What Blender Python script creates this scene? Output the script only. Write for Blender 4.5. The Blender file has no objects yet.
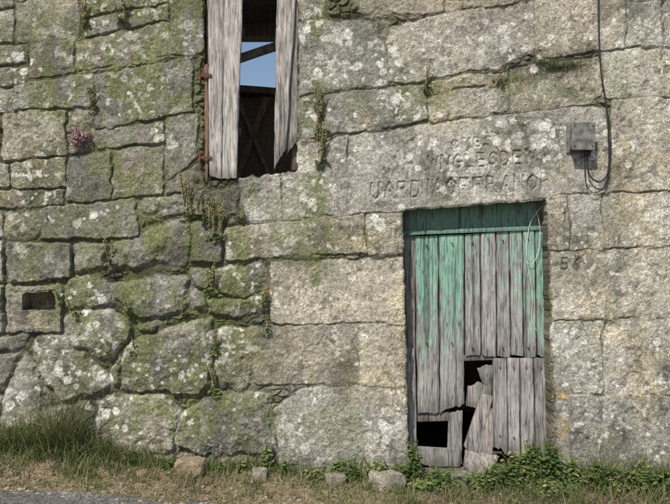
import bpy, math, random
import numpy as np
from mathutils import Vector
random.seed(7); rng=np.random.default_rng(11)
PX=145.0; CZ=1.55; D=4.6
def wx(u): return (u-335.0)/PX
def wz(v): return CZ+(252.0-v)/PX
# ---------------------------------------------------------------- helpers
def _h(ix,iy,s):
    n=(ix.astype(np.int64)*374761393+iy.astype(np.int64)*668265263+s*1274126177)&0xffffffff
    n=((n^(n>>13))*1274126177)&0xffffffff
    n=n^(n>>16)
    return (n&0xffff)/65535.0
def vn(x,y,s):
    ix=np.floor(x);iy=np.floor(y);fx=x-ix;fy=y-iy
    fx=fx*fx*(3-2*fx);fy=fy*fy*(3-2*fy)
    a=_h(ix,iy,s);b=_h(ix+1,iy,s);c=_h(ix,iy+1,s);d=_h(ix+1,iy+1,s)
    return (a*(1-fx)+b*fx)*(1-fy)+(c*(1-fx)+d*fx)*fy
def fbm(x,y,sc,s,o=4,g=.5):
    t=0;a=1;w=0
    x=x/sc;y=y/sc
    for i in range(o):
        t=t+a*(vn(x+i*17.3,y-i*9.1,s+i*31)*2-1);w+=a;a*=g
        x=x*2.03;y=y*2.03
    return t/w
def sst(a,b,x):
    t=np.clip((x-a)/(b-a),0,1);return t*t*(3-2*t)
def mk(name,verts,faces,col=None,mat=None,parent=None,smooth=False):
    me=bpy.data.meshes.new(name)
    verts=np.asarray(verts,dtype=np.float32)
    if isinstance(faces,np.ndarray):
        nf,k=faces.shape
        me.vertices.add(len(verts));me.vertices.foreach_set('co',verts.ravel())
        me.loops.add(nf*k);me.loops.foreach_set('vertex_index',faces.astype(np.int32).ravel())
        me.polygons.add(nf)
        me.polygons.foreach_set('loop_start',np.arange(0,nf*k,k,dtype=np.int32))
        me.polygons.foreach_set('loop_total',np.full(nf,k,dtype=np.int32))
        me.update(calc_edges=True)
    else:
        me.from_pydata([tuple(map(float,v)) for v in verts],[],faces)
    me.polygons.foreach_set('use_smooth',np.full(len(me.polygons),smooth))
    if col is None: col=np.tile(np.array([.26,.25,.215]),(len(verts),1))
    c=np.ones((len(verts),4),dtype=np.float32);c[:,:3]=col
    at=me.color_attributes.new('Col','FLOAT_COLOR','POINT');at.data.foreach_set('color',c.ravel())
    me.update()
    ob=bpy.data.objects.new(name,me);bpy.context.scene.collection.objects.link(ob)
    if mat: me.materials.append(mat)
    if parent: ob.parent=parent
    return ob
def empty(name):
    e=bpy.data.objects.new(name,None);bpy.context.scene.collection.objects.link(e);return e
def boxvf(x0,x1,y0,y1,z0,z1,b=0):
    v=[(x0,y0,z0),(x1,y0,z0),(x1,y1,z0),(x0,y1,z0),(x0,y0,z1),(x1,y0,z1),(x1,y1,z1),(x0,y1,z1)]
    f=[(0,3,2,1),(4,5,6,7),(0,1,5,4),(1,2,6,5),(2,3,7,6),(3,0,4,7)]
    return v,f
def box(name,x0,x1,y0,y1,z0,z1,mat,parent=None,col=None,bev=0):
    v,f=boxvf(x0,x1,y0,y1,z0,z1)
    ob=mk(name,v,f,None if col is None else np.tile(np.array(col),(8,1)),mat,parent)
    if bev:
        m=ob.modifiers.new('b','BEVEL');m.width=bev;m.segments=3
    return ob
# ---------------------------------------------------------------- materials
def newmat(name):
    m=bpy.data.materials.new(name);m.use_nodes=True
    nt=m.node_tree;bs=nt.nodes['Principled BSDF'];bs.inputs['Specular IOR Level'].default_value=.25
    return m,nt,bs
def N(nt,t,**k):
    n=nt.nodes.new(t)
    for a,b in k.items():
        if a in n.inputs: n.inputs[a].default_value=b
        else: setattr(n,a,b)
    return n
def ramp(nt,src,stops):
    r=nt.nodes.new('ShaderNodeValToRGB');e=r.color_ramp.elements
    while len(e)<len(stops): e.new(.5)
    for i,(p,c) in enumerate(stops):
        e[i].position=p;e[i].color=(c,c,c,1) if not isinstance(c,tuple) else (*c,1)
    nt.links.new(src,r.inputs[0]);return r.outputs[0]
def mul(nt,a,b,bt='MULTIPLY',f=1.0):
    m=nt.nodes.new('ShaderNodeMix');m.data_type='RGBA';m.blend_type=bt
    if isinstance(f,float): m.inputs[0].default_value=f
    else: nt.links.new(f,m.inputs[0])
    for s,i in ((a,6),(b,7)):
        if isinstance(s,tuple): m.inputs[i].default_value=(*s,1)
        else: nt.links.new(s,m.inputs[i])
    return m.outputs[2]
def stone_mat(name,sc=1.0,bump=.6):
    m,nt,bs=newmat(name)
    tc=N(nt,'ShaderNodeTexCoord');co=tc.outputs['Object']
    at=N(nt,'ShaderNodeAttribute',attribute_name='Col')
    n1=N(nt,'ShaderNodeTexNoise',Scale=150*sc,Detail=2.0,Roughness=.7);nt.links.new(co,n1.inputs['Vector'])
    n2=N(nt,'ShaderNodeTexNoise',Scale=38*sc,Detail=3.0,Roughness=.65);nt.links.new(co,n2.inputs['Vector'])
    vo=N(nt,'ShaderNodeTexVoronoi',Scale=190*sc);nt.links.new(co,vo.inputs['Vector'])
    c=mul(nt,at.outputs['Color'],ramp(nt,n1.outputs[0],[(.3,.45),(.48,.98),(.62,1.15),(.78,1.6)]))
    c=mul(nt,c,ramp(nt,n2.outputs[0],[(.3,.68),(.5,1.0),(.72,1.28)]))
    sp=N(nt,'ShaderNodeSeparateColor');nt.links.new(vo.outputs['Color'],sp.inputs[0])
    c=mul(nt,c,ramp(nt,sp.outputs[0],[(0.,.42),(.16,.9),(.7,1.0),(.95,1.45)]))
    nt.links.new(c,bs.inputs['Base Color']);bs.inputs['Roughness'].default_value=.92
    ad=N(nt,'ShaderNodeMath',operation='ADD');nt.links.new(n1.outputs[0],ad.inputs[0]);nt.links.new(n2.outputs[0],ad.inputs[1])
    b=N(nt,'ShaderNodeBump',Strength=bump,Distance=.007);nt.links.new(ad.outputs[0],b.inputs['Height'])
    nt.links.new(b.outputs[0],bs.inputs['Normal'])
    return m
M_stone=stone_mat('granite',1.0,.75)
M_soil=stone_mat('soil',.7,.8)
def asphalt():
    m,nt,bs=newmat('asphalt')
    tc=N(nt,'ShaderNodeTexCoord');co=tc.outputs['Object']
    n=N(nt,'ShaderNodeTexVoronoi',Scale=120.);nt.links.new(co,n.inputs['Vector'])
    n2=N(nt,'ShaderNodeTexNoise',Scale=3.,Detail=6.);nt.links.new(co,n2.inputs['Vector'])
    sp=N(nt,'ShaderNodeSeparateColor');nt.links.new(n.outputs['Color'],sp.inputs[0])
    c=mul(nt,ramp(nt,sp.outputs[0],[(0.,(.05,.048,.045)),(.6,(.11,.105,.10)),(1.,(.24,.225,.2))]),ramp(nt,n2.outputs[0],[(.3,.7),(.7,1.3)]))
    nt.links.new(c,bs.inputs['Base Color']);bs.inputs['Roughness'].default_value=.9
    b=N(nt,'ShaderNodeBump',Strength=.7,Distance=.004);nt.links.new(n.outputs[0],b.inputs['Height']);nt.links.new(b.outputs[0],bs.inputs['Normal'])
    return m
M_asph=asphalt()
def wood():
    # Col: R paint amount, G brightness, B warm tint
    m,nt,bs=newmat('weathered_wood')
    tc=N(nt,'ShaderNodeTexCoord');at=N(nt,'ShaderNodeAttribute',attribute_name='Col')
    sp=N(nt,'ShaderNodeSeparateColor');nt.links.new(at.outputs['Color'],sp.inputs[0])
    mp=N(nt,'ShaderNodeMapping');mp.inputs['Scale'].default_value=(1,1,.06);nt.links.new(tc.outputs['Object'],mp.inputs[0])
    mp2=N(nt,'ShaderNodeMapping');mp2.inputs['Scale'].default_value=(1,1,.3);nt.links.new(tc.outputs['Object'],mp2.inputs[0])
    g=N(nt,'ShaderNodeTexNoise',Scale=150.,Detail=3.,Roughness=.7);nt.links.new(mp.outputs[0],g.inputs['Vector'])
    g2=N(nt,'ShaderNodeTexNoise',Scale=22.,Detail=6.,Roughness=.7);nt.links.new(mp2.outputs[0],g2.inputs['Vector'])
    p=N(nt,'ShaderNodeTexNoise',Scale=50.,Detail=6.,Roughness=.75);nt.links.new(mp2.outputs[0],p.inputs['Vector'])
    ck=N(nt,'ShaderNodeTexNoise',Scale=48.,Detail=2.,Roughness=.5);
    mp3=N(nt,'ShaderNodeMapping');mp3.inputs['Scale'].default_value=(1,1,.04);mp3.inputs['Location'].default_value=(3,1,2);nt.links.new(tc.outputs['Object'],mp3.inputs[0]);nt.links.new(mp3.outputs[0],ck.inputs['Vector'])
    c=ramp(nt,g.outputs[0],[(.25,(.10,.095,.085)),(.42,(.22,.21,.195)),(.55,(.30,.285,.27)),(.75,(.40,.385,.37))])
    c=mul(nt,c,ramp(nt,g2.outputs[0],[(.28,.45),(.5,.95),(.7,1.35)]))
    c=mul(nt,c,(1.15,.72,.5),f=sp.outputs[2])
    pc=ramp(nt,p.outputs[0],[(.3,(.12,.235,.175)),(.5,(.185,.335,.255)),(.7,(.29,.44,.35))])
    pc=mul(nt,pc,ramp(nt,g.outputs[0],[(.3,.6),(.5,1.0),(.7,1.1)]))
    ad=N(nt,'ShaderNodeMath',operation='ADD');nt.links.new(sp.outputs[0],ad.inputs[0]);nt.links.new(g2.outputs[0],ad.inputs[1])
    a2=N(nt,'ShaderNodeMath',operation='ADD');nt.links.new(ad.outputs[0],a2.inputs[0]);nt.links.new(p.outputs[0],a2.inputs[1])
    mr=N(nt,'ShaderNodeMapRange');mr.inputs['From Min'].default_value=1.33;mr.inputs['From Max'].default_value=1.60;nt.links.new(a2.outputs[0],mr.inputs[0])
    c=mul(nt,c,pc,'MIX',mr.outputs[0])
    crk=ramp(nt,ck.outputs[0],[(.475,1.),(.497,.25),(.503,.25),(.525,1.)])
    c=mul(nt,c,crk,f=.8)
    gg=N(nt,'ShaderNodeCombineColor')
    for i in range(3): nt.links.new(sp.outputs[1],gg.inputs[i])
    c=mul(nt,c,gg.outputs[0])
    nt.links.new(c,bs.inputs['Base Color']);bs.inputs['Roughness'].default_value=.85
    ad3=N(nt,'ShaderNodeMath',operation='ADD');nt.links.new(g.outputs[0],ad3.inputs[0]);nt.links.new(crk,ad3.inputs[1])
    b=N(nt,'ShaderNodeBump',Strength=.7,Distance=.003);nt.links.new(ad3.outputs[0],b.inputs['Height']);nt.links.new(b.outputs[0],bs.inputs['Normal'])
    return m
M_wood=wood()
def leafmat(name='foliage'):
    m,nt,bs=newmat(name)
    at=N(nt,'ShaderNodeAttribute',attribute_name='Col');nt.links.new(at.outputs['Color'],bs.inputs['Base Color'])
    bs.inputs['Roughness'].default_value=.6
    tr=N(nt,'ShaderNodeBsdfTranslucent');nt.links.new(at.outputs['Color'],tr.inputs[0])
    mx=N(nt,'ShaderNodeMixShader');mx.inputs[0].default_value=.25
    out=nt.nodes['Material Output']
    nt.links.new(bs.outputs[0],mx.inputs[1]);nt.links.new(tr.outputs[0],mx.inputs[2]);nt.links.new(mx.outputs[0],out.inputs[0])
    return m
M_leaf=leafmat()
def plain(name,c,r=.6,metal=0.,var=.3,sc=60.):
    m,nt,bs=newmat(name);tc=N(nt,'ShaderNodeTexCoord')
    n=N(nt,'ShaderNodeTexNoise',Scale=sc,Detail=5.);nt.links.new(tc.outputs['Object'],n.inputs['Vector'])
    cc=mul(nt,c,ramp(nt,n.outputs[0],[(.3,1-var),(.7,1+var)]));nt.links.new(cc,bs.inputs['Base Color'])
    bs.inputs['Roughness'].default_value=r;bs.inputs['Metallic'].default_value=metal
    return m
M_cable=plain('black_cable',(.03,.03,.03),.6);M_box=plain('grey_plastic',(.15,.15,.138),.75,0.,.6,22.)
M_wire=plain('white_wire',(.6,.6,.58),.5);M_rust=plain('rusty_iron',(.12,.05,.025),.85,0.,.5)
M_tile=plain('roof_tile',(.3,.13,.07),.9,0.,.4,20.)

# ---------------------------------------------------------------- stone layout (photo px on the wall plane)
S=[];A=lambda *p,**k:S.append(('a',list(p),k));R=lambda *p,**k:S.append(('r',list(p),k))
T=-12;L=-14;E=706
A((L,T),(13,T),(13,8),(L,10)); A((L,12),(13,11),(13,41),(L,42)); A((16,3),(79,T),(79,36),(16,42)); A((82,T),(167,T),(167,1),(82,17))
A((16,T),(70,T),(16,1))
A((82,20),(167,4),(168,19),(82,37)); A((170,T),(203,T),(203,40),(193,54),(170,54),t=.85)
A((L,45),(24,44),(26,62),(L,65)); A((L,68),(30,66),(30,83),(L,87),t=.8); A((31,43),(75,38),(75,74),(31,80)); A((78,40),(168,22),(168,54),(78,72),t=.9)
A((15,86),(92,76),(94,107),(15,110)); A((95,76),(192,57),(193,112),(95,128),t=.95,m=.5); A((L,90),(13,88),(13,112),(L,113))
A((3,114),(67,112),(67,156),(3,162)); R((70,112),(92,110),(93,128),(71,131)); A((95,131),(163,121),(165,141),(100,150),(92,140),t=1.05)
A((166,117),(198,114),(198,157),(166,180)); A((68,134),(90,133),(92,150),(70,154))
A((L,165),(9,164),(9,188),(L,188)); A((11,164),(65,158),(67,187),(11,189)); A((68,158),(110,152),(112,198),(66,202),t=.9); A((113,151),(163,144),(163,195),(113,199),t=.95)
A((166,183),(203,160),(204,182),(206,188),(166,195),t=.8)
A((L,191),(63,190),(63,206),(L,208),t=.85); R((4,212),(37,210),(38,237),(4,238),t=1.1); A((L,211),(2,211),(2,237),(L,238)); A((40,209),(135,199),(139,236),(40,241))
R((140,200),(156,198),(157,214),(141,216)); A((158,199),(202,191),(205,214),(160,217),t=.85); A((206,193),(238,188),(239,214),(208,218),t=.75)
A((240,179),(279,174),(280,220),(241,222),t=1.1); A((283,150),(347,137),(347,213),(282,219),t=1.1); A((283,141),(300,139),(300,146),(283,149))
R((110,241),(150,225),(186,221),(190,262),(113,269),t=.9);A((188,221),(221,219),(222,261),(191,262),t=.9)
A((5,243),(70,243),(72,278),(8,283)); R((73,246),(107,244),(108,271),(74,272)); A((L,241),(2,241),(3,283),(L,284))
A((224,229),(366,214),(367,251),(224,260),t=1.0); A((368,214),(400,212),(402,253),(368,254),t=1.1)
A((271,262),(403,257),(405,322),(271,323),t=1.1)
R((61,284),(75,276),(94,275),(112,287),(116,303),(86,312),(62,309),t=1.0); R((109,287),(140,277),(189,277),(188,304),(152,318),(128,315),t=.8)
R((191,268),(213,267),(213,289),(192,285),t=.8); R((216,266),(262,265),(268,284),(252,299),(216,292),t=.9); R((204,299),(232,296),(265,301),(266,315),(206,317),t=.6)
R((62,318),(98,311),(128,319),(134,338),(110,360),(84,352),(62,337),t=1.05); R((136,323),(160,319),(160,330),(140,334),t=.8); R((192,289),(206,291),(203,313),(190,306),t=.8)
R((123,356),(150,334),(196,319),(212,322),(214,372),(200,394),(123,391),t=.85); R((216,331),(260,329),(259,352),(246,388),(218,391),t=.8)
A((265,326),(357,324),(357,385),(253,382),(256,352),t=.88); A((359,325),(404,325),(406,386),(359,386),t=1.05)
A((5,286),(61,286),(60,333),(5,333),t=1.2,n=1); A((L,286),(2,286),(2,332),(L,332))
R((32,336),(58,336),(88,356),(111,378),(111,390),(88,398),(58,402),(42,388),(30,352),t=1.0)
R((L,336),(28,336),(22,350),(L,354),t=.7); R((L,357),(18,356),(4,386),(L,392),t=.7)
R((1,397),(22,355),(30,362),(44,394),(38,430),(6,432),t=1.05); R((94,402),(126,394),(165,396),(178,412),(174,452),(122,453),(96,438),t=1.1)
R((181,410),(230,392),(270,388),(273,413),(271,456),(178,454),(174,430),t=.9); A((275,410),(302,388),(406,388),(409,467),(278,465),t=1.0)
R((48,407),(86,402),(90,430),(60,440),(44,432),t=.8); R((210,400),(262,390),(265,388),(213,394),t=.7); R((112,364),(121,358),(120,388),(113,388)); R((L,396),(-1,396),(3,430),(L,432))
R((L,436),(40,434),(44,470),(L,470),t=.7);R((46,442),(92,436),(96,470),(48,472),t=.7);R((98,456),(172,456),(170,486),(98,486),t=.7);R((175,458),(274,459),(272,490),(176,490),t=.7);A((277,468),(340,468),(340,500),(277,500),t=.8);A((342,470),(410,470),(410,505),(342,505),t=.8)
A((300,T),(323,T),(324,18),(300,21)); A((326,T),(441,T),(441,11),(372,23),(366,16),(326,19),t=1.0); A((300,24),(366,19),(386,42),(386,83),(300,95),t=1.05)
A((388,30),(440,14),(532,2),(535,48),(500,66),(400,83),(388,81),t=1.08); A((444,T),(530,T),(530,0),(444,11)); R((372,26),(388,24),(386,38),(378,36),t=.8)
A((534,T),(624,T),(625,49),(538,60),t=1.0); A((626,3),(660,0),(662,44),(626,47),t=1.1); A((626,T),(660,T),(660,-3),(626,0)); A((664,T),(E,T),(E,46),(665,46),t=1.0)
A((300,99),(425,84),(427,120),(350,134),(302,138),t=.88); A((428,83),(507,70),(508,81),(428,93),t=.85); A((428,96),(508,85),(510,109),(430,122),t=.92)
A((510,68),(600,59),(603,98),(590,103),(512,111),t=.9); A((603,52),(658,48),(660,96),(605,99),t=1.05); A((661,62),(E,58),(E,95),(662,96),t=1.1);R((661,50),(E,48),(E,56),(661,60),t=.9)
A((349,138),(430,125),(512,113),(582,105),(608,110),(609,190),(566,196),(400,212),(349,214),t=1.04,l=1)
A((612,98),(E,97),(E,188),(612,191),t=1.02)
A((547,199),(567,197),(569,249),(550,250),t=1.1); A((570,197),(600,195),(602,248),(571,249),t=1.0); A((603,195),(E,190),(E,245),(604,247),t=.95)
A((551,252),(E,248),(E,317),(552,319),t=1.0); A((553,321),(602,321),(603,393),(555,394),t=.98); A((605,321),(E,319),(E,393),(606,394),t=1.1)
A((556,396),(E,395),(E,482),(558,482),t=.92); A((560,485),(E,485),(E,520),(560,520),t=.8)
def courses(u0,u1,v0,v1):
    v=v0
    while v<v1:
        h=random.uniform(36,62);h=min(h,v1-v) if v1-v-h>25 else v1-v
        u=u0
        while u<u1-1:
            w=random.uniform(55,135); w=u1-u if u1-u-w<40 else w
            A((u+1,v+1),(u+w-1,v+1),(u+w-1,v+h-1),(u+1,v+h-1),t=random.uniform(.85,1.1));u+=w
        v+=h
courses(-470,L-1,-110,520);courses(E+1,1140,-110,520)
courses(L,174,-110,T-1);courses(328,E,-110,T-1);courses(175,327,-110,-67)
A((175,-66),(327,-66),(327,-27),(175,-27));A((175,-25),(202,-25),(202,T-1),(175,T-1));A((300,-25),(327,-25),(327,T-1),(300,T-1))
WIN=[(204,-25),(298,-25),(297,171),(205,181)]
DOOR=[(403,211),(547,200),(553,540),(411,540)]
NICHE=[(23,293),(53,293),(53,312),(23,312)]
def sdpoly(P,U,V,k):
    ar=sum(P[i][0]*P[(i+1)%len(P)][1]-P[(i+1)%len(P)][0]*P[i][1] for i in range(len(P)))
    sg=1 if ar>0 else -1;acc=0
    for i in range(len(P)):
        x0,y0=P[i];x1,y1=P[(i+1)%len(P)];dx=x1-x0;dy=y1-y0;l=math.hypot(dx,dy)
        d=((U-x0)*(-dy)+(V-y0)*dx)/l*sg
        acc=acc+np.exp(np.clip(-d/k,-60,60))
    return -k*np.log(acc)
st=.0046
xs=np.concatenate([np.arange(-5.5,-2.5,.03),np.arange(-2.5,2.5,st),np.arange(2.5,5.51,.03)])
zs=np.concatenate([np.arange(-.35,-.12,.02),np.arange(-.12,3.36,st),np.arange(3.36,4.01,.03)])
nx,nz=len(xs),len(zs)
X,Z=np.meshgrid(xs,zs)
U=X*PX+335;V=252-(Z-CZ)*PX
w1u=fbm(U,V,26,1,3);w1v=fbm(U,V,26,2,3);w2u=fbm(U,V,7,3,3);w2v=fbm(U,V,7,4,3)
Ua=U+w1u*2.6+w2u*2.0;Va=V+w1v*2.6+w2v*2.0
Ur=U+w1u*6+w2u*2.5;Vr=V+w1v*6+w2v*2.5
SD=np.full(U.shape,-99.);ID=np.full(U.shape,-1)
for i,(ty,P,k) in enumerate(S):
    us=[p[0] for p in P];vs=[p[1] for p in P]
    c0,c1=np.searchsorted(xs,[wx(min(us)-8),wx(max(us)+8)])
    r0,r1=np.searchsorted(zs,[wz(max(vs)+8),wz(min(vs)-8)])
    if c1<=c0 or r1<=r0: continue
    sl=(slice(r0,r1),slice(c0,c1))
    q=sdpoly(P,(Ua if ty=='a' else Ur)[sl],(Va if ty=='a' else Vr)[sl],.9 if ty=='a' else 2.6)
    if ty=='r': q=q+1.5
    b=q>SD[sl];SD[sl]=np.where(b,q,SD[sl]);ID[sl]=np.where(b,i,ID[sl])
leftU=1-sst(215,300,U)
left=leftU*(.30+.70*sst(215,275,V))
jn=fbm(U,V,38,15,3)
SD=SD+.85-.2*left+.55*jn
n=len(S)
rub=np.array([s[0]=='r' for s in S]+[False]);tint=np.array([s[2].get('t',1.0)*random.uniform(.88,1.1) for s in S]+[1.0])
lint=np.array([s[2].get('l',0)*1.0 for s in S]+[0.])
offs=np.array([random.uniform(-.006,.007) for s in S]+[0.]);hue=np.array([random.uniform(-1,1) for s in S]+[0.])
tx=np.array([random.uniform(-1,1) for s in S]+[0.])*.00012;ty_=np.array([random.uniform(-1,1) for s in S]+[0.])*.00012
cu=np.array([np.mean([p[0] for p in s[1]]) for s in S]+[0.]);cv=np.array([np.mean([p[1] for p in s[1]]) for s in S]+[0.])
isR=rub[ID];isL=lint[ID]
f30=fbm(U,V,34,21,5);f8=fbm(U,V,9,22,4);f3=fbm(U,V,3.2,23,3);f60=fbm(U,V,70,24,4)
SD=SD+.7*f8
edge=np.where(isR,sst(-.4,4.5,SD),sst(-.5,1.3+.8*left,SD))
dome=np.where(isR,np.sqrt(np.clip(SD/22,0,1))*.024,np.sqrt(np.clip(SD/10,0,1))*.003)
surf=f30*np.where(isR,.021,.009)+f8*np.where(isR,.009,.005)+f3*.0025
surf=surf-.004*sst(.3,.55,f8)-.005*sst(.25,.5,fbm(U,V,18,25,4))
surf=surf*(1-.35*isL)
h_st=offs[ID]+dome-np.where(isR,.012,0)+surf+(U-cu[ID])*tx[ID]+(V-cv[ID])*ty_[ID]
def voro(u,v,c,s):
    u=u/c;v=v/c;iu=np.floor(u);iv=np.floor(v);F1=np.full(u.shape,9.);F2=np.full(u.shape,9.);cid=np.zeros(u.shape)
    for a in(-1,0,1):
        for b in(-1,0,1):
            px=iu+a+_h(iu+a,iv+b,s);py=iv+b+_h(iu+a,iv+b,s+5)
            d=np.hypot(px-u,py-v);n1=d<F1
            F2=np.where(n1,F1,np.minimum(F2,d));cid=np.where(n1,_h(iu+a,iv+b,s+9),cid);F1=np.where(n1,d,F1)
    return F1,F2,cid
F1,F2,cid=voro(Ur*.8,Vr*1.2,9.,77)
peb=sst(.05,.35,F2-F1)
gapdepth=-.009-.020*left+.012*sst(-.15,.3,fbm(U,V,25,16,3))
h_gap=gapdepth-.006*left+peb*(.010+.01*cid)*sst(0,5,-SD)+f8*.004+f3*.003
H=h_gap*(1-edge)+h_st*edge
H=np.where(SD<-.5,h_gap,H)
# ---- carving
FONT={'A':[(0,0,.35,1),(.35,1,.7,0),(.14,.38,.56,.38)],'N':[(0,0,0,1),(0,1,.65,0),(.65,0,.65,1)],'D':[(0,0,0,1),(0,1,.4,.95),(.4,.95,.62,.5),(.62,.5,.4,.05),(.4,.05,0,0)],
'E':[(0,0,0,1),(0,1,.5,1),(0,.52,.42,.52),(0,0,.5,0)],'L':[(0,1,0,0),(0,0,.5,0)],'S':[(.55,.85,.3,1),(.3,1,.05,.8),(.05,.8,.5,.3),(.5,.3,.3,0),(.3,0,0,.15)],
'G':[(.6,.85,.35,1),(.35,1,.05,.7),(.05,.7,.05,.3),(.05,.3,.35,0),(.35,0,.62,.2),(.62,.2,.62,.45),(.62,.45,.35,.45)],'U':[(0,1,0,.25),(0,.25,.3,0),(.3,0,.6,.25),(.6,.25,.6,1)],
'R':[(0,0,0,1),(0,1,.45,.95),(.45,.95,.5,.6),(.5,.6,0,.5),(.2,.5,.6,0)],'I':[(.2,0,.2,1)],'O':[(.05,.3,.05,.7),(.05,.7,.35,1),(.35,1,.65,.7),(.65,.7,.65,.3),(.65,.3,.35,0),(.35,0,.05,.3)],
'F':[(0,0,0,1),(0,1,.5,1),(0,.52,.4,.52)],'C':[(.6,.85,.3,1),(.3,1,.05,.6),(.05,.6,.05,.35),(.05,.35,.3,0),(.3,0,.6,.15)],'W':[(0,1,.2,0),(.2,0,.4,.8),(.4,.8,.6,0),(.6,0,.8,1)],'M':[(0,0,0,1),(0,1,.35,.4),(.35,.4,.7,1),(.7,1,.7,0)],
'5':[(.5,1,.1,1),(.1,1,.05,.55),(.05,.55,.45,.55),(.45,.55,.5,.2),(.5,.2,.3,0),(.3,0,0,.1)],'6':[(.5,1,.15,.7),(.15,.7,.05,.25),(.05,.25,.3,0),(.3,0,.5,.25),(.5,.25,.3,.5),(.3,.5,.08,.35)],' ':[]}
groove=np.full(U.shape,99.)
def seg(x0,y0,x1,y1):
    c0,c1=np.searchsorted(xs,[wx(min(x0,x1)-4),wx(max(x0,x1)+4)]);r0,r1=np.searchsorted(zs,[wz(max(y0,y1)+4),wz(min(y0,y1)-4)])
    sl=(slice(r0,r1),slice(c0,c1));uu=U[sl]+w2u[sl]*1.1;vv=V[sl]+w2v[sl]*1.1
    dx=x1-x0;dy=y1-y0;t=np.clip(((uu-x0)*dx+(vv-y0)*dy)/(dx*dx+dy*dy+1e-9),0,1)
    groove[sl]=np.minimum(groove[sl],np.hypot(uu-x0-t*dx,vv-y0-t*dy))
def write(txt,u0,v0,slope,hh,ww,adv):
    u=u0
    for ch in txt:
        v=v0+(u-u0)*slope
        for (a,b,c,d) in FONT[ch]: seg(u+a*ww,v-b*hh,u+c*ww,v-d*hh)
        u+=adv*(.55 if ch=='I' else 1.15 if ch=='W' else 1)
write('UARDIAOFFRANOR',371,199,-.052,16,14,13.6)
write('WNGLESDEW',428,170,-.07,13,12,12)
write('CMES',452,149,-.1,9,9,11)
wear=.55+.45*sst(-.35,.15,fbm(U,V,22,101,3))
gv=(1-sst(.5,1.8,groove))*wear
H=H-gv*.0105*(.85+.5*f8)
groove[:]=99
for a in [(540,120,560,127),(560,127,572,123),(510,118,540,120),(420,135,400,150),(400,150,390,170)]: seg(*a)
H=H-(1-sst(.8,2.4,groove))*.004
groove[:]=99;write('56',561,270,0,12,11,12);write('I',563,222,0,12,10,10);gn=1-sst(.5,1.5,groove)
H=H-gn*.005
sn=sdpoly(NICHE,Ua,Va,.6);H=np.where(sn>0,-.13+f8*.01,H)
recess=sdpoly([(9,290),(57,290),(56,329),(9,329)],Ua,Va,.8);H=H-.006*sst(0,2,recess)
sw=sdpoly(WIN,U+w2u*1.6,V+w2v*2.5,1.);sdn=sdpoly(DOOR,U+w2u*1.2,V+w2v*1.2,1.)
op=np.maximum(sw,sdn)
H=H-.012*sst(-3.,0,op)*(.5+.5*f8)
inside=op>0
H=np.where(inside,-.30,H)
# ---- colour
G=lambda u,v,a,b:np.exp(-((U-u)/a)**2-((V-v)/b)**2)
base=np.stack([np.full(U.shape,.365),np.full(U.shape,.342),np.full(U.shape,.285)],-1)
hu=hue[ID][...,None]
br=tint[ID]*(1+.26*f30+.24*f8+.18*f3)*(1+.26*f60)
streak=fbm(U*1.0,V*.12,7,41,4)
br=br*(1+.18*streak)
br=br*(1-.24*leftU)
br=br*(.93+.07*sst(0,4,SD))
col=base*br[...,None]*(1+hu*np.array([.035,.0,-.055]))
oc=sst(.1,.55,fbm(U,V,40,45,5))[...,None]
col=col*(1+oc*np.array([.05,.0,-.13]))
gapc=np.array([.20,.18,.14])*(.7+.6*cid[...,None])*(1+.3*f8[...,None])*(1-.35*left[...,None])
ge=(1-sst(-.9,.5,SD))[...,None]
col=col*(1-ge)+gapc*ge
dk=(1-peb)*(1-sst(-1,0.,SD))*.4
col=col*(1-dk[...,None])
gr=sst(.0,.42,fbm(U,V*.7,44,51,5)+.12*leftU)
col=col*(1-(.40*gr)[...,None]*np.array([1.,.98,1.04]))
gsp=sst(.10,.38,fbm(U,V,6,52,4))*sst(-.35,.25,fbm(U,V,36,53,3))
col=col*(1-.42*gsp[...,None])
mm=0
for u,v,a,b,s in [(125,85,55,38,1.5),(100,30,70,30,1.3),(185,30,24,50,1.3),(120,175,60,34,1.),(175,240,64,28,1.2),(315,235,60,26,.6),(312,60,10,120,1.),(318,210,8,60,1.1),(318,280,9,24,.9),(450,88,90,9,.9),(400,100,50,16,.9),
  (90,300,40,30,.9),(165,300,50,25,1.1),(170,350,50,40,1.),(235,300,40,50,1.1),(140,420,50,25,.8),(230,420,50,30,1.1),(345,430,60,30,.6),(30,250,50,40,.6),(565,395,20,60,.35),(560,95,50,12,.6),(620,90,20,40,.5),(500,75,60,8,.7),(40,100,40,30,.6),(260,150,60,80,.4),(345,5,40,20,.5),(100,60,160,70,.45),(100,330,150,120,.3)]:
    mm=mm+G(u,v,a,b)*s
mn=fbm(U,V*.6,16,61,5)
moss=np.clip(mm,0,1)*sst(-.42,.3,mn+.5*streak)
mc=np.stack([.138+.05*f8,.158+.05*f8,.055+.01*f8],-1)
col=col*(1-.72*moss[...,None])+mc*.72*moss[...,None]
jm=(1-sst(-1.,3.,SD))*sst(.0,.4,fbm(U,V,30,62,3)+.15*leftU)
col=col*(1-.55*jm[...,None])+np.array([.08,.09,.035])*.55*jm[...,None]
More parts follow.
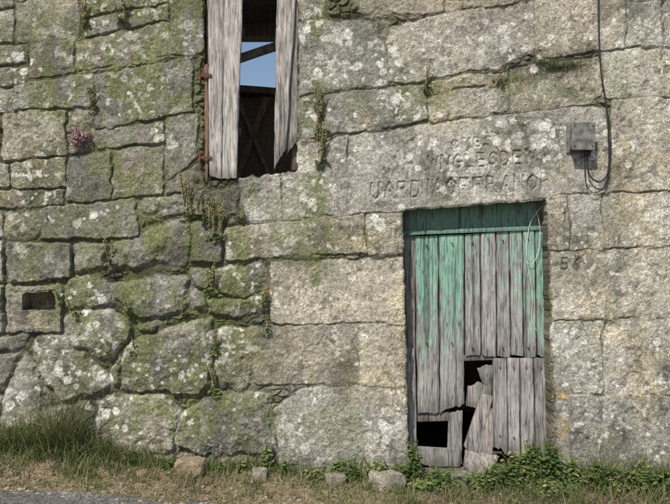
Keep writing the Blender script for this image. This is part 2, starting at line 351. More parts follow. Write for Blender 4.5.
# lichen
li=np.zeros(U.shape)
cl=[(305,22,10,7),(312,18,8,5),(333,75,8,6),(350,68,14,6),(377,425,7,8),(395,97,10,8),(330,30,14,6),(545,135,12,14),(500,128,10,8),(475,150,18,10),(630,145,14,10),(655,130,12,8),(430,25,18,6),(505,30,20,8),
 (325,158,12,8),(300,165,8,6),(85,297,12,8),(150,440,14,10),(100,410,10,10),(60,370,18,12),(20,60,10,8),(370,50,10,8),(395,55,6,6),(520,60,10,8),(555,150,12,8),(345,120,20,6),(600,30,14,8),(400,160,30,12),(520,45,20,8),
 (440,110,20,4),(600,130,8,20),(640,210,20,8),(380,220,10,10),(640,350,24,14),(110,95,20,8),(45,180,15,8),(100,220,20,8),(340,300,30,10),(300,440,20,10),(225,350,12,14),(160,135,10,6),(650,450,14,14),(575,350,10,20),(515,150,20,12),(385,150,14,14),(340,60,20,14),(310,190,14,14),(130,420,20,10),(90,380,14,8),(20,410,8,14),(545,140,10,10),(545,130,14,10),(490,132,12,6),(450,40,30,12),(400,70,16,8),(160,360,30,14),(90,330,16,10),(520,160,14,8),(470,165,40,14),(430,180,30,12)]
for (u,v,a,b) in cl:
    for j in range(12):
        uu=u+random.gauss(0,a);vv=v+random.gauss(0,b);r=random.choice([.7,.9,1.2,1.6,2.2,3.2,4.4])
        if u>560 and v>200: r*=.7
        c0,c1=np.searchsorted(xs,[wx(uu-9),wx(uu+9)]);r0,r1=np.searchsorted(zs,[wz(vv+9),wz(vv-9)])
        if c1<=c0 or r1<=r0: continue
        sl=(slice(r0,r1),slice(c0,c1));d=np.hypot(U[sl]-uu,V[sl]-vv)
        li[sl]=np.maximum(li[sl],sst(r+.6,r-.5,d+f3[sl]*2.4+f8[sl]*1.8)*random.uniform(.4,1))
lis=sst(.32,.5,fbm(U,V,4.5,71,2))*sst(-.1,.35,fbm(U,V,50,72,3))*.7
lib=sst(.15,.4,fbm(U,V,12,74,5))*sst(.0,.4,fbm(U,V,80,75,3)+.1)*.45
li=np.maximum(np.maximum(li,lis),lib)*sst(0,2,SD)
col=col*(1-li[...,None]*.9)+np.array([.66,.65,.58])*li[...,None]*.9
ora=0
for u,v,a,b in [(563,430,6,40),(500,84,10,3),(94,98,3,8),(40,282,30,3),(267,290,3,8),(570,470,20,6),(560,398,14,3),(640,395,30,3)]: ora=ora+G(u,v,a,b)
ora=np.clip(ora,0,1)*sst(.1,.4,fbm(U,V,4,81,3))
col=col*(1-ora[...,None]*.8)+np.array([.42,.27,.06])*ora[...,None]*.8
col=col*(1-.05*gv[...,None]);col=col*(1-.6*gn[...,None])
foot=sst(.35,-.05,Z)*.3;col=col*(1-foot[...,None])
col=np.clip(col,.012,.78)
idx=np.arange(nx*nz).reshape(nz,nx)
q=np.stack([idx[:-1,:-1],idx[:-1,1:],idx[1:,1:],idx[1:,:-1]],-1).reshape(-1,4)
ii=inside.ravel()
q=q[~ii[q].all(1)]
house=empty('stone_house')
verts=np.stack([X.ravel(),-H.ravel(),Z.ravel()],-1)
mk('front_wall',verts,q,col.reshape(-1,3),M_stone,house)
core=[(-5.5,wx(202),-.35,4.),(wx(300),wx(400),-.35,4.),(wx(557),5.5,-.35,4.)]
for a,b,c,d in core: box('wall_core',a,b,.16,.5,c,d-.01,M_stone,house)
box('wall_core',wx(400),wx(557),.16,.5,wz(196),3.99,M_stone,house)
box('wall_core',wx(202),wx(300),.16,.5,-.35,wz(185),M_stone,house)
box('wall_core',wx(202),wx(300),.16,.5,wz(-28),3.99,M_stone,house)
box('side_wall',-5.5,-5.0,.503,4.9,-.35,4.,M_stone,house);box('side_wall',5.0,5.5,.503,4.9,-.35,4.,M_stone,house)
def rough_wall(name,x0,x1,y0,y1,zt,amp,c):
    n=160;xx=np.linspace(x0,x1,n);zt_=zt+amp*fbm(xx*10,xx*0,4,5,4)
    v=[];f=[]
    for i in range(n): v+=[(xx[i],y0,-.35),(xx[i],y0,zt_[i]),(xx[i],y1,zt_[i]),(xx[i],y1,-.35)]
    for i in range(n-1):
        a=i*4;b=a+4
        f+=[(a,b,b+1,a+1),(a+1,b+1,b+2,a+2),(a+2,b+2,b+3,a+3)]
    return mk(name,v,f,np.tile(np.array(c),(len(v),1)),M_stone,house)
rough_wall('inner_wall',-4.99,4.99,2.0,2.25,3.08,.12,(.50,.40,.30))
rough_wall('back_wall',-4.99,4.99,4.4,4.9,3.2,.15,(.4,.36,.3))
dk=(-1,1.1,.3)
box('shading_floor',-4.99,4.99,.503,1.99,1.97,2.0,M_wood,house,(-1,1.5,.2))  # unseen floor, added to keep the room behind the door dark
box('ceiling_boards',-4.99,4.99,.503,1.5,3.62,3.66,M_wood,house,dk)
box('ceiling_beam',-4.99,4.99,1.42,1.6,3.50,3.615,M_wood,house,(-1,1.8,.2))
v=[];f=[]
prof=[];x=-5.8
while x<5.8:
    for t in range(6):
        prof.append((x+t*.22/6,.045*abs(math.sin(math.pi*t/6+0.001))))
    x+=.22
for i,(px_,pz) in enumerate(prof):
    for (yy,zz) in ((-.3,4.02),(2.4,5.45)): v.append((px_,yy,zz+pz))
    for (yy,zz) in ((-.3,4.0),(2.4,5.43)): v.append((px_,yy,zz-.02))
for i in range(len(prof)-1):
    a=i*4;b=a+4;f+=[(a,b,b+1,a+1),(a+2,a+3,b+3,b+2),(a,a+2,b+2,b),(a+1,b+1,b+3,a+3)]
mk('shading_roof_tiles',v,f,None,M_tile,house)  # out-of-view front roof slope, shaped to block sun from the interior
for i in range(14):
    x=-4.9+i*.75
    mk('rafter',[(x,.3,4.14),(x+.08,.3,4.14),(x+.08,2.38,5.26),(x,2.38,5.26),(x,.3,4.26),(x+.08,.3,4.26),(x+.08,2.38,5.36),(x,2.38,5.36)],[(0,3,2,1),(4,5,6,7),(0,1,5,4),(1,2,6,5),(2,3,7,6),(3,0,4,7)],np.tile(np.array([-1,.9,.3]),(8,1)),M_wood,house)
def beam(name,p0,p1,r,mat,parent,col=(-1,1.1,.1)):
    p0=Vector(p0);p1=Vector(p1);d=(p1-p0).normalized();a=d.cross(Vector((0,1,0))).normalized();b=d.cross(a)
    v=[];n=8
    for i in range(n+1):
        c=p0.lerp(p1,i/n)
        for s,t in((-1,-1),(1,-1),(1,1),(-1,1)):v.append(c+a*s*r*random.uniform(.85,1.1)+b*t*r*random.uniform(.85,1.1))
    f=[(0,1,2,3),(4*n+3,4*n+2,4*n+1,4*n)]
    for i in range(n):
        for k in range(4):
            q0=i*4+k;q1=i*4+(k+1)%4;f.append((q0,q0+4,q1+4,q1))
    return mk(name,v,f,np.tile(np.array(col),(len(v),1)),mat,parent)
beam('fallen_rafter',(-1.75,1.0,2.86),(.55,1.0,3.62),.032,M_wood,house,(-1,2.8,0))
beam('post',(-1.78,1.0,2.0),(-1.75,1.0,2.9),.05,M_wood,house)
beam('rafter_piece',(-1.6,1.9,3.2),(-.2,1.9,3.08),.03,M_wood,house,(-1,1.8,.3))
beam('rafter_piece',(-1.05,1.9,2.0),(-.66,1.9,3.05),.03,M_wood,house,(-1,2.2,.8))
beam('rafter_piece',(-.5,1.7,2.0),(-.95,1.9,3.05),.022,M_wood,house,(-1,2.,.3))
for k in range(26):
    x=-1.7+k*.075;a=random.uniform(-.4,.4);z=3.1+random.uniform(-.02,.03)
    vv=[];m=6
    for j in range(m+1):
        th=math.pi*j/m
        for yy in (1.93,2.2): vv.append((x+.07*math.cos(th),yy,z+.035*math.sin(th)+a*.05*math.cos(th)));vv.append((x+.058*math.cos(th),yy,z-.012+.035*math.sin(th)+a*.05*math.cos(th)))
    ff=[]
    for j in range(m):
        b0=j*4;b1=b0+4;ff+=[(b0,b1,b1+2,b0+2),(b0+1,b0+3,b1+3,b1+1),(b0,b0+1,b1+1,b1),(b0+2,b1+2,b1+3,b0+3)]
    mk('roof_tile',vv,ff,None,M_tile,house)

# ---------------------------------------------------------------- planks
def plank(name,TL,TR,BR,BL,y,th,pt=0.,pb=0.,br=1.,warm=0.,parent=None,rag=0.,ragt=0.,seed=0,dy=0.):
    w=(math.dist(TL,TR)+math.dist(BL,BR))/2;h=(math.dist(TL,BL)+math.dist(TR,BR))/2
    a=max(6,int(w/1.));b=max(8,int(h/1.6))
    s=np.linspace(0,1,a+1);t=np.linspace(0,1,b+1);SS,TT=np.meshgrid(s,t)
    def rg(r,sd): return r*(.55*fbm(SS*w,SS*0+sd*7.,11.,sd,2)+.45*np.round(2.5*fbm(SS*w,SS*0+sd*5.,3.5,sd+2,2))/2.5)
    rb=rg(rag,seed);rt=rg(ragt,seed+4)
    e1=sst(.0,1,(TT*h-(h-18))/18);e0=sst(0,1,(18-TT*h)/18)
    TV=TT+(rb/h)*e1-(rt/h)*e0
    u=(TL[0]*(1-SS)+TR[0]*SS)*(1-TV)+(BL[0]*(1-SS)+BR[0]*SS)*TV
    v=(TL[1]*(1-SS)+TR[1]*SS)*(1-TV)+(BL[1]*(1-SS)+BR[1]*SS)*TV
    ew=np.minimum(SS,1-SS)
    wob=fbm(v*1.,v*0+seed,22,seed+1,4)*.9
    u=u+wob*sst(.4,0,ew)*np.where(SS<.5,1,-1)
    yy=y+dy*TT+.0025*sst(.06,0,ew)-.0006*fbm(u*1.,v*.05,2.2,seed+2,3)-.004*fbm(u*.3,v,60,seed+3,2)
    cr=sst(.42,.6,fbm(u,v*.03,4.5,seed+8,2));yy=yy+cr*.004
    n0=(a+1)*(b+1)
    P=np.stack([wx(u),yy,wz(v)],-1).reshape(-1,3);P2=P.copy();P2[:,1]=P[:,1].mean()+th
    idn=np.arange(n0).reshape(b+1,a+1)
    q=np.stack([idn[1:,:-1],idn[1:,1:],idn[:-1,1:],idn[:-1,:-1]],-1).reshape(-1,4)
    bd=np.concatenate([idn[0,:],idn[1:,-1],idn[-1,::-1][1:],idn[::-1,0][1:-1]]);b2=np.roll(bd,-1)
    sk=np.stack([bd,b2,b2+n0,bd+n0],-1)
    q=np.concatenate([q,sk,q[:,::-1]+n0])
    c=np.zeros((2*n0,3))
    pa=(pt*(1-TT)+pb*TT).ravel();pa=pa-.2*sst(.12,0,ew).ravel()
    c[:n0,0]=pa;c[n0:,0]=pa
    c[:,1]=br;c[:,2]=warm
    c[:n0,1]*=(1-.5*cr).ravel();c[:n0,1]*=(1-.4*sst(.08,0,ew)).ravel();c[:n0,1]*=(1-.35*e1*sst(0,1,TT)).ravel()
    return mk(name,np.concatenate([P,P2]),q,c,M_wood,parent)
door=empty('wooden_door')
pl=lambda *a,**k:plank('plank',*a,parent=door,**k)
Y=.13
plank('door_header',(402,205),(550,196),(550,229),(402,235),Y-.01,.05,.62,.62,.75,parent=door,seed=1)
plank('header_lath',(402,231),(550,225),(550,229),(402,235),Y-.022,.012,.7,.6,.9,parent=door,seed=91)
pl((404,235),(417,234),(419,450),(409,452),Y+.004,.03,pt=.5,pb=-.3,br=.8,rag=6,seed=2,warm=.2)
pl((417,236),(441,235),(442,417),(420,418),Y-.002,.03,pt=.74,pb=.20,br=1.15,rag=3,seed=3)
pl((442,235),(467,234),(468,408),(443,418),Y-.006,.03,pt=.78,pb=.16,br=1.15,rag=5,seed=4)
pl((404,350),(417,350),(419,455),(409,455),Y-.018,.02,pt=.2,pb=-.3,br=1.,rag=4,seed=5)
pl((452,420),(466,415),(466,470),(450,470),Y+.0,.03,pt=-.2,pb=-.3,br=1.,rag=8,ragt=4,seed=6)
pl((416,452),(465,455),(463,473),(415,470),Y-.01,.03,pt=-.3,pb=-.3,br=1.,rag=3,seed=7)
pl((416,419),(453,417),(453,426),(416,427),Y+.015,.03,pt=-.2,pb=-.3,br=.8,seed=8)
xsR=[468,484,500,514,527,540,549]
pp=[.50,.44,.48,.52,.60,.74];pbm=[.14,.04,.14,.26,.34,.40]
for i in range(6):
    a,b=xsR[i],xsR[i+1];sh=(i/6)*3
    pl((a+.6,234-(a-468)*.07),(b-.4,234-(b-468)*.07),(b+.5+sh*.6,359+random.uniform(-2,2)),(a+1.5+sh*.6,359+random.uniform(-2,2)),Y-.008+random.uniform(-.003,.003),.03,pt=pp[i],pb=pbm[i],br=[1.15,1.25,1.05,1.2,1.15,1.05][i],rag=3,seed=20+i)
pl((497,361),(511,361),(512,456),(498,452),Y-.016,.03,br=1.1,rag=8,ragt=1,seed=31,pt=.05,pb=-.3)
pl((512,361),(524,361),(525,462),(513,458),Y-.014,.03,br=1.25,rag=8,ragt=1,seed=32,pt=-.1,pb=-.3)
pl((525,361),(538,361),(540,466),(526,462),Y-.017,.03,br=1.15,rag=7,ragt=1,seed=33,pt=-.0,pb=-.3)
pl((539,361),(553,361),(555,466),(541,468),Y-.013,.03,br=.9,rag=6,ragt=1,seed=34,pt=-.1,pb=-.3)
pl((472,392),(497,384),(497,420),(470,410),Y+.02,.02,br=1.1,rag=3,ragt=7,seed=41,warm=.1)
pl((486,398),(498,402),(480,466),(468,452),Y+.006,.02,br=1.25,rag=3,ragt=3,seed=42,warm=.1)
pl((492,406),(500,420),(496,470),(482,462),Y+.012,.02,br=1.2,rag=2,ragt=3,seed=45,warm=.1)
pl((468,454),(503,460),(488,489),(466,470),Y-.03,.02,br=1.2,rag=2,ragt=3,seed=43,warm=.1,dy=-.04)
pl((466,358),(498,358),(498,363),(466,364),Y+.005,.02,br=.6,seed=44)
pl((482,372),(498,369),(497,386),(488,389),Y+.022,.015,br=.8,ragt=5,rag=5,seed=46)
plank('door_frame',(401,235),(406,235),(411,478),(404,478),Y-.03,.05,-.3,-.3,.5,.8,parent=door,seed=51)
plank('threshold',(408,474),(556,474),(556,488),(408,488),Y-.02,.1,-.3,-.3,.6,.3,parent=door,seed=52)
for (uu,vv) in [(429,245),(455,243),(476,242),(507,240),(533,238),(429,345),(455,345),(476,350),(507,350),(533,350),(504,370),(518,370),(531,370),(546,370),(504,440),(518,442),(531,445)]:
    box('nail',wx(uu-.6),wx(uu+.6),Y-.025,Y+.01,wz(vv+.6),wz(vv-.6),M_rust,door)
sh=empty('window_shutters')
plank('shutter_board',(208,-20),(224,-20),(222,179),(209,177),-.008,.028,.12,-.0,1.4,.06,parent=sh,rag=3,seed=61)
plank('shutter_board',(224.5,-20),(243,-20),(237,178),(222,179),-.012,.028,.10,-.0,1.55,.05,parent=sh,rag=3,seed=62)
plank('shutter_board',(277,-20),(297,-20),(286,148),(274,170),-.004,.028,-.1,-.1,1.3,.1,parent=sh,rag=4,seed=63)
plank('shutter_board',(289,-20),(298,-20),(297,140),(286,152),.02,.025,-.1,-.1,.9,.1,parent=sh,rag=5,seed=64)
wf=empty('window_frame')
plank('frame_jamb',(204,-22),(210,-22),(210,181),(205,182),.05,.06,-.5,-.5,.8,1.,parent=wf,seed=65)
plank('frame_jamb',(204,64),(208,64),(208,181),(205,182),.004,.041,-.5,-.5,.75,.9,parent=wf,seed=75,rag=4,ragt=4)
plank('frame_jamb',(292,-22),(298,-22),(297,168),(291,170),.06,.06,-.5,-.5,.5,.6,parent=wf,seed=66)
plank('frame_head',(204,-26),(298,-26),(298,-18),(204,-18),.05,.06,-.5,-.5,.6,.6,parent=wf,seed=67)
plank('shutter_batten',(206,28),(243,26),(243,34),(206,36),.022,.02,-.5,-.5,.6,.3,parent=sh,seed=68)
plank('shutter_batten',(206,128),(240,127),(240,135),(206,136),.022,.02,-.5,-.5,.6,.3,parent=sh,seed=69)
for v in (76,158):
    box('hinge',wx(200),wx(212),-.018,-.013,wz(v+1.4),wz(v-1.4),M_rust,sh)
    beam('hinge_pin',(wx(200),-.014,wz(v+6)),(wx(200),-.014,wz(v-6)),.006,M_rust,sh)
# ---------------------------------------------------------------- cables, box
def curve(name,pts,r,mat,parent=None):
    cu=bpy.data.curves.new(name,'CURVE');cu.dimensions='3D';cu.bevel_depth=r;cu.bevel_resolution=3
    sp=cu.splines.new('NURBS');sp.points.add(len(pts)-1);sp.order_u=3;sp.use_endpoint_u=True;sp.resolution_u=6
    for i,(u,v,y) in enumerate(pts): sp.points[i].co=(wx(u),y,wz(v),1)
    cu.materials.append(mat);ob=bpy.data.objects.new(name,cu);bpy.context.scene.collection.objects.link(ob)
    if parent: ob.parent=parent
    return ob
curve('electric_cable',[(596,-95,-.03),(597,-20,-.025),(597,30,-.028),(599,70,-.02),(604,100,-.03),(607,130,-.025),(608,160,-.02),(606,176,-.03),(598,184,-.035),(588,178,-.03),(585,165,-.03),(586,150,-.035)],.0055,M_cable)
curve('electric_cable',[(604,100,-.02),(609,125,-.02),(610,150,-.02),(607,178,-.022),(600,192,-.03),(590,194,-.03),(584,185,-.03),(583,170,-.03),(583,150,-.035)],.0035,M_cable)
curve('hanging_wire',[(548,204,.09),(541,210,.09),(534,222,.10),(531,240,.10),(531,262,.10),(536,282,.11),(538,300,.11),(535,322,.11),(541,332,.11)],.002,M_wire)
curve('hanging_wire',[(540,210,.09),(545,225,.09),(543,250,.09),(536,268,.09),(530,262,.10)],.0018,M_wire)
jb=empty('junction_box')
box('body',wx(568.5),wx(589.5),-.075,-.012,wz(151),wz(125.5),M_box,jb,bev=.008)
box('lid',wx(567.6),wx(590.4),-.088,-.077,wz(152),wz(124.5),M_box,jb,bev=.005)
box('back_plate',wx(566.5),wx(591.5),-.012,.01,wz(153),wz(123.5),M_box,jb)
box('cable_gland',wx(582),wx(588),-.05,-.03,wz(157),wz(151),M_cable,jb,bev=.003)
for uu,vv in((570,128),(588,128),(570,148),(588,148)):
    box('screw',wx(uu-.8),wx(uu+.8),-.091,-.087,wz(vv+.8),wz(vv-.8),M_rust,jb)
# ---------------------------------------------------------------- ground
def gbase(x): return np.interp(x,[-40,-6,-2.3,-1.2,-.2,.6,2.3,6,40],[.9,.35,.20,.12,.03,-.02,-.06,-.12,-.5])
def gh(x,y):
    x=np.asarray(x,dtype=float);y=np.asarray(y,dtype=float)
    b=gbase(x);t=sst(0,-.5,y)
    bank=b-.10*t-.02*sst(-.5,-3,y)
    amp=1-sst(-.5,-.7,y)*.97
    return bank+amp*(.022*fbm(x*100,y*100,22,91,4)+.006*fbm(x*100,y*100,4,92,2))
gx=np.concatenate([-np.geomspace(160,3.3,30),np.arange(-3.2,3.2,.02),np.geomspace(3.3,160,30)])
gy=np.concatenate([-np.geomspace(160,2.1,30),np.arange(-2.,-1.,.1),np.arange(-1.,.12,.02),np.geomspace(.2,160,25)])
GX,GY=np.meshgrid(gx,gy);GZ=gh(GX,GY)
gi=np.arange(GX.size).reshape(GX.shape)
gq=np.stack([gi[:-1,:-1],gi[:-1,1:],gi[1:,1:],gi[1:,:-1]],-1).reshape(-1,4)
gn_=fbm(GX*100,GY*100,30,95,4);gn2=fbm(GX*100,GY*100,5,96,3)
gc=np.array([.21,.155,.105])*(1+.35*gn_+.25*gn2)[...,None]
gg=sst(.0,.4,gn_+.1)[...,None]*.6;gc=gc*(1-gg)+np.array([.09,.10,.04])*gg
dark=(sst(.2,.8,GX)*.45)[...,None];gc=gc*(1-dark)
gc=np.clip(gc,.01,.6)
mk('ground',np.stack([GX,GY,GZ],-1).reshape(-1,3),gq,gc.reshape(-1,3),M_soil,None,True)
cxs=GX.ravel()[gq].mean(1);cys=GY.ravel()[gq].mean(1)
edgeY=-.46+.05*fbm(cxs*100,cxs*0,20,97,4)
rm=(cys<edgeY)&(cys>-5.6)
rv=np.stack([GX,GY,GZ+.006],-1).reshape(-1,3)
rq=gq[rm];used=np.unique(rq);mp_=np.zeros(GX.size,dtype=int);mp_[used]=np.arange(len(used))
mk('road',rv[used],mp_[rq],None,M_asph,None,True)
# ---------------------------------------------------------------- vegetation
class Veg:
    def __init__(s): s.v=[];s.f=[];s.c=[]
    def blade(s,x,y,z,h,w,az,bend,col,seg=4):
        dx,dy=math.cos(az),math.sin(az);i0=len(s.v)
        fa=random.uniform(0,math.pi);sx,sy=math.cos(fa),math.sin(fa)
        for i in range(seg+1):
            t=i/seg;r=bend*h*t*t;ww=w*(1-t)**.7+.0003
            zz=z+h*(t-.35*abs(bend)*t*t)
            cx,cy=x+dx*r,y+dy*r
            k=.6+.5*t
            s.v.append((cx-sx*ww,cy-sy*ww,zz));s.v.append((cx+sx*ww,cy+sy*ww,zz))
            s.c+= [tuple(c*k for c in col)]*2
        for i in range(seg):
            a=i0+2*i;s.f.append((a,a+1,a+3,a+2))
    def leaf(s,p,d,nrm,L,W,col):
        d=Vector(d).normalized();n=Vector(nrm);n=(n-d*n.dot(d));n=n.normalized() if n.length>1e-4 else Vector((0,-1,0))
        b=d.cross(n);p=Vector(p);i0=len(s.v)
        pts=[p,p+d*L*.35+b*W-n*L*.03,p+d*L*.75+b*W*.75-n*L*.1,p+d*L-n*L*.22,p+d*L*.75-b*W*.75-n*L*.1,p+d*L*.35-b*W-n*L*.03,p+d*L*.5-n*L*.10]
        s.v+= [tuple(q) for q in pts];k=random.uniform(.75,1.3);s.c+=[tuple(c*k for c in col)]*7
        for a in range(6): s.f.append((i0+a,i0+(a+1)%6,i0+6))
    def stem(s,p0,p1,r,col):
        p0=Vector(p0);p1=Vector(p1);d=(p1-p0).normalized();a=d.orthogonal().normalized();b=d.cross(a);i0=len(s.v)
        for c in(p0,p1):
            for k in range(3):
                an=k*2.094;s.v.append(tuple(c+a*r*math.cos(an)+b*r*math.sin(an)));s.c.append(col)
        for k in range(3): s.f.append((i0+k,i0+(k+1)%3,i0+3+(k+1)%3,i0+3+k))
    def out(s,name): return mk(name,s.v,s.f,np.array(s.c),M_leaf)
GR=[(.10,.15,.04),(.14,.19,.05),(.08,.12,.03),(.18,.21,.08)];ST=[(.36,.31,.18),(.30,.25,.14),(.42,.37,.24)]
def ghs(x,y): return float(gh(np.array([x]),np.array([y]))[0])
g=Veg()
def clump(x,y,n,h,sp,green,w=1.):
    z=ghs(x,y)
    for _ in range(n):
        xx=x+random.gauss(0,sp);yy=min(-.015,y+random.gauss(0,sp*.6))
        c=random.choice(GR) if random.random()<green else random.choice(ST)
        g.blade(xx,yy,z-.01,h*random.uniform(.4,1.2),random.uniform(.0014,.003)*w,random.uniform(0,6.28),random.uniform(.1,.9),c)
for _ in range(640):
    x=random.uniform(-2.9,3.0);y=-abs(random.gauss(0,.17))-.02
    if y<-.43: continue
    if x<-1.2: clump(x,y,17,random.uniform(.06,.18)*(1.35 if y>-.15 else .8),.04,.78)
    elif x<.4: clump(x,y,13,random.uniform(.03,.13),.05,.60)
    else: clump(x,y,16,random.uniform(.06,.16),.045,.75)
for (u,n_,h) in [(18,60,.32),(30,70,.38),(42,60,.34),(54,80,.46),(62,90,.56),(70,80,.52),(78,60,.42),(8,60,.34),(90,50,.30),(105,50,.24),(-20,60,.2),(125,40,.20),(140,40,.18)]:
    clump(wx(u),-.06,n_*2,h*.88,.04,.78,1.3)
for (u,n_,h) in [(190,40,.12),(225,40,.16),(255,40,.22),(300,40,.2),(320,30,.14),(440,60,.18),(600,120,.30),(640,120,.30),(580,80,.26),(350,50,.22),(520,80,.28),(665,90,.28),(490,60,.22),(620,90,.28)]:
    clump(wx(u),-.07,n_,h,.05,.7,1.2)
for _ in range(10500):
    x=random.uniform(-3.1,3.1);y=random.uniform(-.48,-.01)
    if math.sin(x*5+1)*.4+random.random()<.2: continue
    c=random.choice(GR if random.random()<.66 else ST)
    g.blade(x,y,ghs(x,y)-.004,random.uniform(.015,.06),random.uniform(.0015,.003),random.uniform(0,6.28),random.uniform(.3,1.6),c,3)
for _ in range(900):
    x=random.uniform(-2.,1.2);y=random.uniform(-.46,-.03);a=random.uniform(0,6.28);l=random.uniform(.03,.09);z=ghs(x,y)+.006
    z2=ghs(x+l*math.cos(a),y+l*math.sin(a))+random.uniform(.006,.02)
    g.stem((x,y,z),(x+l*math.cos(a),y+l*math.sin(a),z2),.0012,random.choice(ST))
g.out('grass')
def weed(name,u,yb,h,sp,n,ls,cols,v0=None):
    w=Veg();x=wx(u);z0=ghs(x,yb) if v0 is None else wz(v0)
    for k in range(n):
        az=random.uniform(0,6.28);r=abs(random.gauss(0,sp*.6));hh=h*random.uniform(.35,1.)*(1-.3*min(1,r/sp))
        bx,by=x+random.gauss(0,sp*.35),min(-.02,yb+random.gauss(0,sp*.2))
        tx_,tyy=bx+r*math.cos(az),min(-.03,by+r*.6*math.sin(az))
        m=Vector((bx,by,z0-.01));e=Vector((tx_,tyy,z0+hh));w.stem(m,e,.0018,(.12,.13,.05))
        nl=random.randint(6,10)
        for j in range(nl):
            t=.2+.8*j/nl;p=m.lerp(e,t);a2=random.uniform(0,6.28)
            d=(math.cos(a2),math.sin(a2)*.8-.2,random.uniform(-.3,.5))
            w.leaf(p,d,(random.uniform(-.5,.5),-.6,1),ls*random.uniform(.4,1.3),ls*random.uniform(.16,.30),random.choice(cols))
    return w.out(name)
DG=[(.07,.12,.03),(.09,.14,.035),(.12,.17,.05),(.05,.09,.025)];BG=[(.12,.18,.05),(.16,.21,.06),(.09,.14,.04),(.22,.22,.10)]
for (u,y,h,sp,n_,ls,c) in [(268,-.05,.24,.035,16,.04,BG),(283,-.06,.10,.05,10,.035,DG),(338,-.06,.16,.05,16,.04,BG),(352,-.07,.20,.06,20,.038,DG),(375,-.06,.22,.06,20,.036,BG),(395,-.08,.14,.06,18,.04,DG),(413,-.05,.34,.05,26,.04,DG),
    (440,-.1,.14,.08,24,.04,DG),(470,-.1,.15,.08,26,.04,BG),(495,-.1,.22,.08,38,.042,DG),(515,-.07,.34,.07,50,.042,BG),(530,-.06,.40,.07,50,.040,DG),(548,-.05,.38,.07,50,.045,DG),(570,-.08,.27,.08,44,.042,BG),(592,-.08,.22,.08,38,.038,DG),(612,-.09,.22,.08,38,.038,BG),(632,-.09,.24,.07,38,.038,BG),(655,-.09,.22,.08,38,.038,DG),
    (312,-.1,.10,.07,16,.035,BG),(245,-.07,.10,.05,12,.035,BG),(20,-.05,.14,.06,14,.035,BG),(135,-.08,.10,.05,14,.03,DG),(690,-.08,.16,.08,24,.04,DG),(220,-.1,.08,.05,12,.03,DG),(420,-.15,.08,.1,22,.035,BG),(540,-.15,.12,.1,28,.035,BG),(170,-.1,.07,.06,12,.03,DG)]:
    weed('weed_plant',u,y,h,sp,n_,ls,c)
def spikes(u,v,n,h,spu,cols):
    w=Veg();z=wz(v)
    for k in range(n):
        x=wx(u)+random.gauss(0,spu);hh=h*random.uniform(.5,1.1);lean=random.gauss(0,.10);out=random.uniform(.02,.05)
        zb=z+random.uniform(-.03,.03);p0=Vector((x,.01,zb));p1=Vector((x+lean*hh,-.02-out,zb+hh))
        w.stem(p0,p1,.0016,(.26,.22,.12));m=int(hh/.0045)
        for j in range(m):
            t=.12+.88*j/m;p=p0.lerp(p1,t);a=random.uniform(0,6.28);c=random.choice(cols)
            w.leaf(p,(math.cos(a),math.sin(a)-.2,-.5),(0,-1,.5),random.uniform(.008,.013),.004,c)
    for k in range(n*4):
        a=random.uniform(0,6.28);w.leaf((wx(u)+random.gauss(0,spu*1.2),-.01,z+random.gauss(0,.015)),(math.cos(a),-.6,.3*math.sin(a)),(0,-.5,1),random.uniform(.014,.03),random.uniform(.007,.013),random.choice([(.10,.14,.04),(.14,.17,.06)]))
    return w.out('pennywort_plant')
TN=[(.30,.25,.13),(.22,.22,.085),(.37,.31,.18),(.14,.17,.06),(.18,.14,.08)]
for a in [(190,216,10,.27,.02),(206,222,6,.20,.018),(217,236,10,.27,.022),(212,290,9,.18,.022),(322,162,10,.27,.016),(321,130,10,.25,.016),(319,105,7,.15,.012),(123,20,7,.16,.02),(85,22,5,.16,.012),(427,88,4,.16,.01),(265,305,4,.12,.01),
   (110,262,4,.18,.01),(94,108,5,.16,.012),(215,392,5,.22,.012),(215,350,4,.14,.01),(133,352,3,.1,.01),(110,350,3,.1,.01),(500,80,3,.06,.02),(240,218,3,.08,.02),(128,310,3,.1,.01),(75,310,3,.08,.02),(268,330,3,.08,.01),(182,312,3,.08,.01),(60,300,3,.08,.01)]:
    spikes(*a,TN)
w=Veg()
for (u,v,n_,h,sp) in [(555,70,110,.11,.07),(575,68,60,.09,.07),(540,66,50,.08,.04),(380,28,30,.06,.05),(120,12,40,.07,.05),(450,86,50,.035,.18),(500,82,40,.05,.1),(200,182,40,.06,.06),(300,22,14,.04,.02),(180,60,26,.05,.06),(265,300,26,.07,.02),(92,92,26,.06,.02),(580,252,8,.02,.05),(150,222,36,.05,.12),(90,275,40,.06,.12),(130,75,40,.04,.2),(40,42,20,.03,.1),(30,112,20,.03,.1),(140,120,30,.03,.15),(210,262,40,.05,.1),(110,395,30,.07,.06),(45,400,30,.08,.05),(200,396,30,.06,.1),(170,320,20,.05,.08),(270,400,20,.05,.03),(330,387,16,.03,.2),(230,224,30,.05,.1)]:
    for k in range(n_):
        x=wx(u)+random.gauss(0,sp*.7)
        w.blade(x,.0,wz(v)+random.uniform(-.01,.01)+(x-wx(u))*.1,h*random.uniform(.4,1.1),.0017,random.uniform(3.4,6.0),random.uniform(.4,1.4),random.choice(GR+[ST[0]]))
w.out('joint_grass')
w=Veg();cx,cz=wx(80),wz(138)
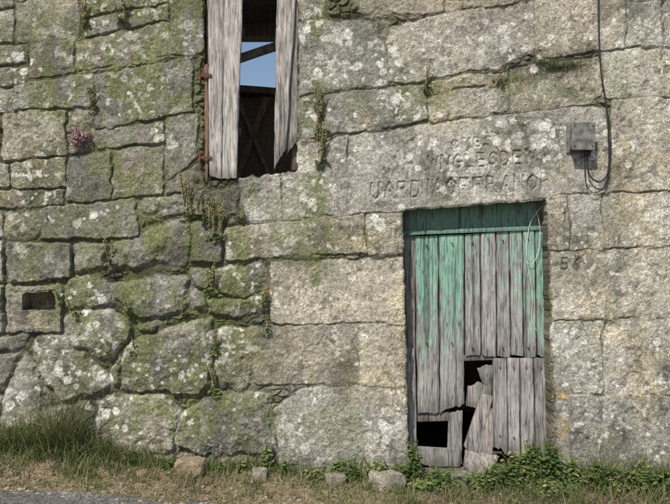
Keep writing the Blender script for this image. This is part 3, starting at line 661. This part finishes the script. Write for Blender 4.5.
for k in range(560):
    a=random.uniform(0,6.28);r=random.uniform(0,1)**.6;b=random.uniform(0,1);rr=.8+.3*math.sin(3*a+1)
    p=(cx+.08*r*rr*math.cos(a),-.01-.06*math.sqrt(max(0,1-r*r))*b,cz+.09*r*rr*math.sin(a))
    pink=random.random()<.7
    c=random.choice([(.68,.46,.52),(.74,.58,.62),(.54,.32,.37)]) if pink else random.choice([(.14,.13,.06),(.20,.14,.09)])
    w.leaf(p,(random.gauss(0,1),-1.,random.gauss(0,1)+.3),(0,0,1),.013,.005,c)
w.out('pink_stonecrop')
# ---------------------------------------------------------------- stones on the verge
def rocks(name,items):
    import bmesh
    V_=[];F_=[];C_=[]
    bm=bmesh.new();bmesh.ops.create_icosphere(bm,subdivisions=3 if len(items)<5 else 2,radius=1);bv=[v.co.copy() for v in bm.verts];bf=[[v.index for v in f.verts] for f in bm.faces];bm.free()
    for (x,y,sx,sy,sz,c) in items:
        z=ghs(x,y);i0=len(V_);o=random.uniform(0,50)
        qn=np.array([[p.x,p.y,p.z] for p in bv]);nn=1+.4*(fbm(qn[:,0]*3+o+qn[:,2],qn[:,1]*3-o,1.5,3,3))
        qn=qn*nn[:,None];qn=np.clip(qn,-.75,.7)
        ca,sa=math.cos(o),math.sin(o)
        for p in qn:
            V_.append((x+(p[0]*ca)*sx-(p[1]*sa)*sx,y+p[0]*sa*sy+p[1]*ca*sy,z+p[2]*sz+sz*.2));C_.append(c)
        F_+=[tuple(i0+k for k in f) for f in bf]
    return mk(name,V_,F_,np.array(C_),M_stone)
it=[]
for _ in range(1300):
    x=random.uniform(-2.9,2.9);y=random.uniform(-.62,-.02) if random.random()<.5 else -.44+random.gauss(0,.05);s=random.choice([.004,.006,.008,.012,.018])
    k=random.uniform(.6,1.3);it.append((x,y,s,s*.9,s*.6,(.30*k,.26*k,.20*k)))
rocks('gravel',it)
rocks('loose_stone',[(wx(197),-.14,.13,.10,.10,(.24,.19,.13))]);rocks('loose_stone',[(wx(385),-.12,.14,.08,.10,(.26,.24,.19))]);rocks('loose_stone',[(wx(335),-.1,.09,.06,.06,(.22,.2,.16))])
rocks('loose_stone',[(wx(150),-.2,.05,.05,.03,(.26,.2,.14))]);rocks('loose_stone',[(wx(455),-.02,.16,.10,.06,(.2,.19,.16))]);rocks('loose_stone',[(wx(262),-.12,.07,.05,.06,(.28,.25,.2))])
# ---------------------------------------------------------------- light & camera
el,az=math.radians(51),math.radians(30)
ts=Vector((-math.sin(az)*math.cos(el),-math.cos(az)*math.cos(el),math.sin(el)))
sun=bpy.data.lights.new('sun','SUN');sun.energy=5.0;sun.angle=math.radians(.5);sun.color=(1,.95,.87)
so=bpy.data.objects.new('sun',sun);bpy.context.scene.collection.objects.link(so);so.rotation_euler=ts.to_track_quat('Z','Y').to_euler();so.location=(0,0,12)
wd=bpy.data.worlds.new('World');bpy.context.scene.world=wd;wd.use_nodes=True;nt=wd.node_tree
sk=nt.nodes.new('ShaderNodeTexSky');sk.sky_type='NISHITA';sk.sun_disc=False;sk.sun_elevation=el;sk.sun_rotation=math.pi+az;sk.dust_density=2.0
nt.links.new(sk.outputs[0],nt.nodes['Background'].inputs[0]);nt.nodes['Background'].inputs[1].default_value=.12
cam=bpy.data.cameras.new('camera');cam.lens=36*667/670;cam.sensor_width=36;cam.clip_end=1000
co=bpy.data.objects.new('camera',cam);bpy.context.scene.collection.objects.link(co);co.location=(0,-D,CZ);co.rotation_euler=(math.pi/2,0,0)
bpy.context.scene.camera=co
bpy.context.scene.view_settings.view_transform='Standard';bpy.context.scene.view_settings.look='None'
